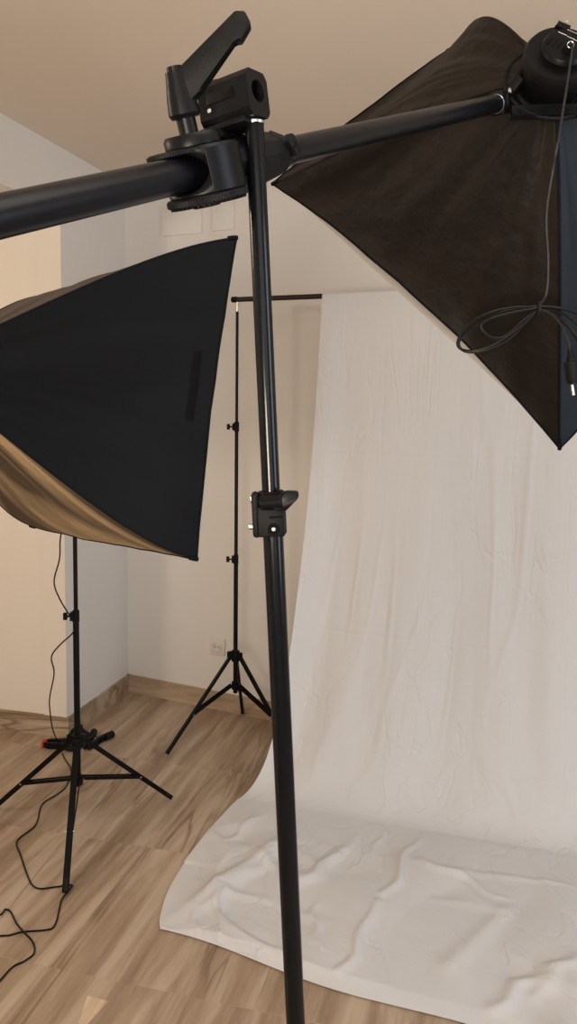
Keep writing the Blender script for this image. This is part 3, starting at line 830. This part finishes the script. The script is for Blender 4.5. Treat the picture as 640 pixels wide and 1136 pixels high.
# ------------------------------------------------------------------ lamp heads
def lamp_head(label, hp, ax, r, ln, front=True, stand_pt=None):
    back = hp - ax * ln
    t = thing('lamp_head', label, 'lamp', back)
    MB().lathe(hp + ax * .012, -ax, [(0, .040), (.004, r * .80), (.03, r * .84), (ln - .012, r * .98), (ln - .004, r), (ln + .006, r), (ln + .012, r * .94), (ln + .0125, r * .05)], 48).build('housing', M['plastic'], t)
    x, y = V((1, 0, 0)), None
    x = (x - ax * x.dot(ax)).normalized(); y = (-ax).cross(x)
    if y.z < 0: y = -y
    return t, back - ax * .0, x, y
tH, backR, hx, hy = lamp_head('black round lamp head with pale print on the boom end, at upper right corner', hpR, axR, .053, .066)
# square mount plate of the ring
PL = Matrix((hx, hy, axR)).transposed()
MB().ring(hpR - axR * .010, axR, .070, .0036, 48, 8).build('rod_ring', M['plastic'], tR)
MB().box(hpR - axR * .010 - hy * .056, (.130, .020, .006), PL, bev=.002).build('ring_plate', M['plastic'], tR)
for sx_ in (-.052, -.018, .018, .052):
    MB().cyl(hpR - axR * .012 + hx * sx_ - hy * .057, hpR - axR * .0136 + hx * sx_ - hy * .057, .0032, seg=14).build('plate_hole', M['dark_hole'], tR)
bk = backR - axR * .0008 - axR * 0
def onback(u, v, d=0): return hpR - axR * (.0785 + d) + hx * u + hy * v
# raised face details: bosses, vents, printed rows
MB().cyl(onback(.002, -.004, -.001), onback(.002, -.004, .006), .034, .031, seg=40, bev=.001).build('rear_boss', M['plastic_smooth'], tH)
b = MB()
for k in range(4):
    b.box(onback(-.020 + k * .0065, .004 - k * .004, .0062), (.0028, .014, .0012), PL @ Matrix.Rotation(math.radians(-38), 3, 'Z'))
b.build('vent_slot', M['dark_hole'], tH)
RP = PL @ Matrix.Rotation(math.radians(-33), 3, 'Z')
b = MB()
e1 = RP @ V((1, 0, 0)); e2 = RP @ V((0, 1, 0))
def mark(u, v, w, h): b.box(onback(0, 0, .0066) + e1 * u + e2 * v, (w, h, .0005), RP)
mark(-.010, .0135, .014, .0012)
for k in range(4): mark(-.0005 + k * .0028, .0125, .0016, .0018)
mark(.014, .0120, .010, .0010)
mark(.009, -.002, .004, .005); mark(.015, -.002, .0015, .005); mark(.013, -.006, .007, .0008)
for k in range(5): mark(-.006 + k * .0032, .024, .0020, .0012)
b.build('printed_label', M['print'], tH, label='pale printed marks on the rear face')
MB().box(onback(.002, .034, .002), (.018, .010, .004), RP, bev=.001).build('switch', M['plastic_smooth'], tH)
MB().cyl(onback(.008, .040, .004), onback(.008, .040, .006), .0018, seg=12).build('indicator', M['print'], tH)
# cord gland with a bright collar
gl = onback(.004, -.016, .006)
b = MB().cyl(gl, gl - axR * .012, .0075, .006, seg=20, bev=.001); b.build('cord_gland', M['plastic'], tH)
MB().ring(gl - axR * .013 - hy * .001, (-axR - hy * .4), .0045, .0008, 24, 6).build('gland_ring', M['steel'], tH)
# tilt bracket towards the boom
b = MB()
bq = BB + bdir * .022
b.box(bq, (.040, .024, .034), RC, bev=.004)
b.cyl(bq - Y * .016, bq + Y * .016, .014, seg=28, bev=.002)
b.bar(bq + X * .01, hpR - axR * .02 - hx * .045, .024, .016)
b.build('tilt_bracket', M['plastic'], tH)
MB().cyl(bq - Y * .016 + Z * .014 - X * .006, bq - Y * .021 + Z * .014 - X * .006, .0045, seg=16, bev=.001).build('bracket_screw', M['steel'], tH)

# cord of that lamp, gathered in a tied bundle
D = 1.19
cab = MB()
g0 = gl - axR * .014
drop = [g0, g0 - axR * .008 - V((0, 0, .02))] + [at(px, py, d) for px, py, d in ((620, 150, 1.20), (613, 190, 1.215), (606, 240, 1.235), (608, 290, 1.25), (606, 325, 1.26), (597, 340, 1.262))]
tC = thing('power_cord', 'black power cord hanging from the upper right lamp, tied in loose loops with a plug', 'cord', at(597, 340, 1.262))
MB().tube(smooth_path(drop, 8), .0021, 8).build('hanging_cable', M['cable'], tC)
def loop(pts, d0): return smooth_path([at(px, py, d0 + dd) for px, py, dd in pts], 7)
K = (595, 340)
loops = [
    [(597, 341, 0), (570, 341, .0), (540, 348, .004), (518, 362, .01), (508, 378, .012), (511, 387, .010), (528, 389, .0), (552, 380, -.006), (577, 362, -.008), (595, 345, -.004)],
    [(597, 339, .004), (566, 344, .008), (541, 353, .012), (520, 366, .016), (509, 380, .016), (516, 390, .012), (536, 389, .004), (562, 378, .0), (584, 357, .0), (596, 343, .002)],
    [(596, 342, -.004), (572, 346, -.004), (548, 352, -.002), (536, 358, 0), (534, 364, 0), (545, 374, .0), (560, 373, .0), (580, 356, -.002), (596, 344, -.002)],
    [(597, 340, 0), (615, 341, -.004), (632, 345, -.006), (650, 354, -.004), (668, 378, 0), (664, 392, .0), (645, 378, .0), (625, 356, .0), (598, 344, .0)],
    [(597, 341, .004), (618, 345, .0), (638, 358, .0), (654, 378, .004), (660, 396, .006), (650, 392, .006), (634, 368, .004), (616, 350, .002), (598, 345, .002)],
    [(597, 343, -.003), (611, 348, -.006), (622, 360, -.008), (630, 378, -.008), (633, 392, -.008)],
]
for lp in loops: MB().tube(loop(lp, 1.262), .0021, 8).build('cable_loop', M['cable'], tC)
kt = at(597, 342, 1.262); MB().ring(kt, at(610, 343, 1.262) - kt, .0085, .0024, 24, 8).build('cable_tie', M['rubber'], tC)
pa, pb = at(632.5, 390, 1.254), at(638, 428, 1.250)
pd = (pb - pa).normalized(); pl_ = (pb - pa).length
b = MB().lathe(pa - pd * .004, pd, [(0, .0035), (.012, .0055), (.013, .0075), (.019, .0075), (.020, .0125), (pl_ * .9, .0135), (pl_, .0115)], 24)
b.build('plug', M['plastic'], tC)
for s_ in (-1, 1): MB().cyl(pb - pd * .002 + V((s_ * .0048, 0, 0)), pb + pd * .015 + V((s_ * .0048, 0, 0)), .0023, seg=12, bev=.0005).build('plug_pin', M['steel'], tC)

# left lamp head and the stand that carries it, beyond the left edge
tG, bL_, _, _ = lamp_head('black lamp head inside the left softbox, beyond the left edge', hpL, axL, .05, .08)
sL = hpL - axL * .05
light_stand('light_stand', 'black tripod stand beyond the left edge carrying the left softbox', V((sL.x, sL.y, 0)), .36,
            [PI * .75 + k * 2 * PI / 3 for k in range(3)], .38, .22, [(.175, .78, .0105), (.77, sL.z - .062, .0075)], [.762], .02, kdir=PI)

# ------------------------------------------------------------------ left cord
def flc(px, py): p = fl(px, py); p.z = .0032; return p
tD = thing('power_cord', 'thin black cord dropping beside the left light stand and snaking over the floor', 'cord', V((-.9, 3.0, 0)))
up_pts = [at(88, 560, 2.74), at(72, 578, 2.74), at(67, 597, 2.74), at(66, 620, 2.74), at(60, 645, 2.74), at(66, 664, 2.73), at(78, 684, 2.70), at(84, 694, 2.68), at(80, 703, 2.70),
          at(66, 716, 2.76), at(57, 729, 2.80), at(60, 747, 2.86), at(55, 775, 2.98), at(56, 794, 3.08), at(59, 811, 3.2)]
fp = [(66, 827), (71, 841), (79, 855), (74, 872), (65, 881), (47, 893), (42, 910), (37, 919), (19, 934), (23, 950), (30, 971), (36, 983), (45, 987), (62, 985), (80, 983)]
fp2 = [(80, 983), (75, 990), (68, 1000), (65, 1014), (60, 1029), (50, 1033), (25, 1035), (8, 1039), (-12, 1038), (-26, 1028), (-16, 1016), (0, 1016), (6, 1010), (12, 1013), (18, 1026), (25, 1036), (36, 1047), (38, 1058), (28, 1067), (14, 1074), (0, 1089), (-20, 1110)]
w2 = [flc(*q) for q in fp2]
w2[0].z = .012; w2[15].z = .009; w2[14].z = .006; w2[16].z = .006
allp = up_pts + [flc(*q) for q in fp] + w2[1:]
MB().tube(smooth_path(allp, 6), .0026, 8).build('cable', M['cable'], tD)

# ------------------------------------------------------------------ spring clamps on the floor
def spring_clamp(loc, rz, lab, pad='rubber'):
    loc = V(loc); t = thing('spring_clamp', lab, 'clamp', loc, None)
    T = Matrix.Translation(loc) @ Matrix.Rotation(rz, 4, 'Z') @ Matrix.Scale(1.25, 4)
    for s_ in (-1, 1):
        b = MB()
        b.prism([(-.062, s_ * .034), (-.058, s_ * .022), (-.004, s_ * .004), (.030, s_ * .012), (.050, s_ * .004), (.054, s_ * .012), (.034, s_ * .024), (0, s_ * .018), (-.054, s_ * .040)][::s_], V((0, 0, .013)), V((1, 0, 0)), V((0, 1, 0)), V((0, 0, 1)), .020, bev=.003)
        b.build('handle', M['plastic'], t, T=T)
        MB().box(V((.052, s_ * .0075, .013)), (.016, .010, .022), Matrix.Rotation(s_ * .3, 3, 'Z'), bev=.003).build('jaw_pad', M[pad], t, T=T, label='red jaw pad' if pad == 'red' else None)
        MB().tube([V((-.064, s_ * .036, .013)), V((-.045, s_ * .030, .013)), V((-.03, s_ * .0245, .013))], .0125, 10).build('handle_grip', M['rubber'], t, T=T)
    MB().ring(V((-.002, 0, .013)), (0, 0, 1), .011, .0028, 24, 8).build('spring', M['steel'], t, T=T)
spring_clamp(fl(66, 829), PI * 1.0, 'black spring clamp with red jaws pointing left, lying on the floor behind the left stand', 'red')
spring_clamp(fl(86, 816), PI * .62, 'black spring clamp lying right behind the left stand pole')
spring_clamp(fl(105, 825), PI * 1.42, 'black spring clamp to the right of the left stand pole on the floor')

# ------------------------------------------------------------------ light
def area(name, loc, tgt, sx, sy, power, col, spread=None):
    d = bpy.data.lights.new(name, 'AREA'); d.shape = 'RECTANGLE'; d.size = sx; d.size_y = sy; d.energy = power; d.color = col
    if spread: d.spread = spread
    o = bpy.data.objects.new(name, d); COL.objects.link(o); o.location = loc
    o.rotation_euler = (V(tgt) - V(loc)).to_track_quat('-Z', 'Y').to_euler(); return o
area('window_daylight', (B1.x - .12, -.1, 1.5), (-1, 1.2, 1.3), 1.8, 1.7, 70, (.74, .86, 1.0))
area('rear_daylight', (.5, LN.y + .15, 1.5), (.3, 3, 1.5), 2.2, 1.6, 20, (.90, .94, 1.0))
# added warm fill behind the camera for ceiling and walls, ceiling lamp of the hall
area('ceiling_fill', (-.5, -.9, 1.2), (-.3, .2, 2.6), .5, .5, 52, (1.0, .86, .68))
def pt_lamp(name, loc, power, col, rad):
    d = bpy.data.lights.new(name, 'POINT'); d.energy = power; d.color = col; d.shadow_soft_size = rad
    o = bpy.data.objects.new(name, d); COL.objects.link(o); o.location = loc
area('overhead_fill', (.4, .2, ZC - .03), (.4, .35, 0), 1.0, 1.0, 13, (1.0, .95, .88))  # added soft fill from above, evens out the cloth on the floor
pt_lamp('hall_lamp', (-2.5, 1.5, 2.05), 52, (1.0, .84, .66), .2)
w = bpy.data.worlds.new('world'); sc.world = w; w.use_nodes = True
w.node_tree.nodes['Background'].inputs[0].default_value = (.75, .8, .85, 1); w.node_tree.nodes['Background'].inputs[1].default_value = .5
sc.view_settings.view_transform = 'Standard'
sc.view_settings.look = 'None'
sc.view_settings.exposure = 0
sc.cycles.max_bounces = 8; sc.cycles.diffuse_bounces = 5
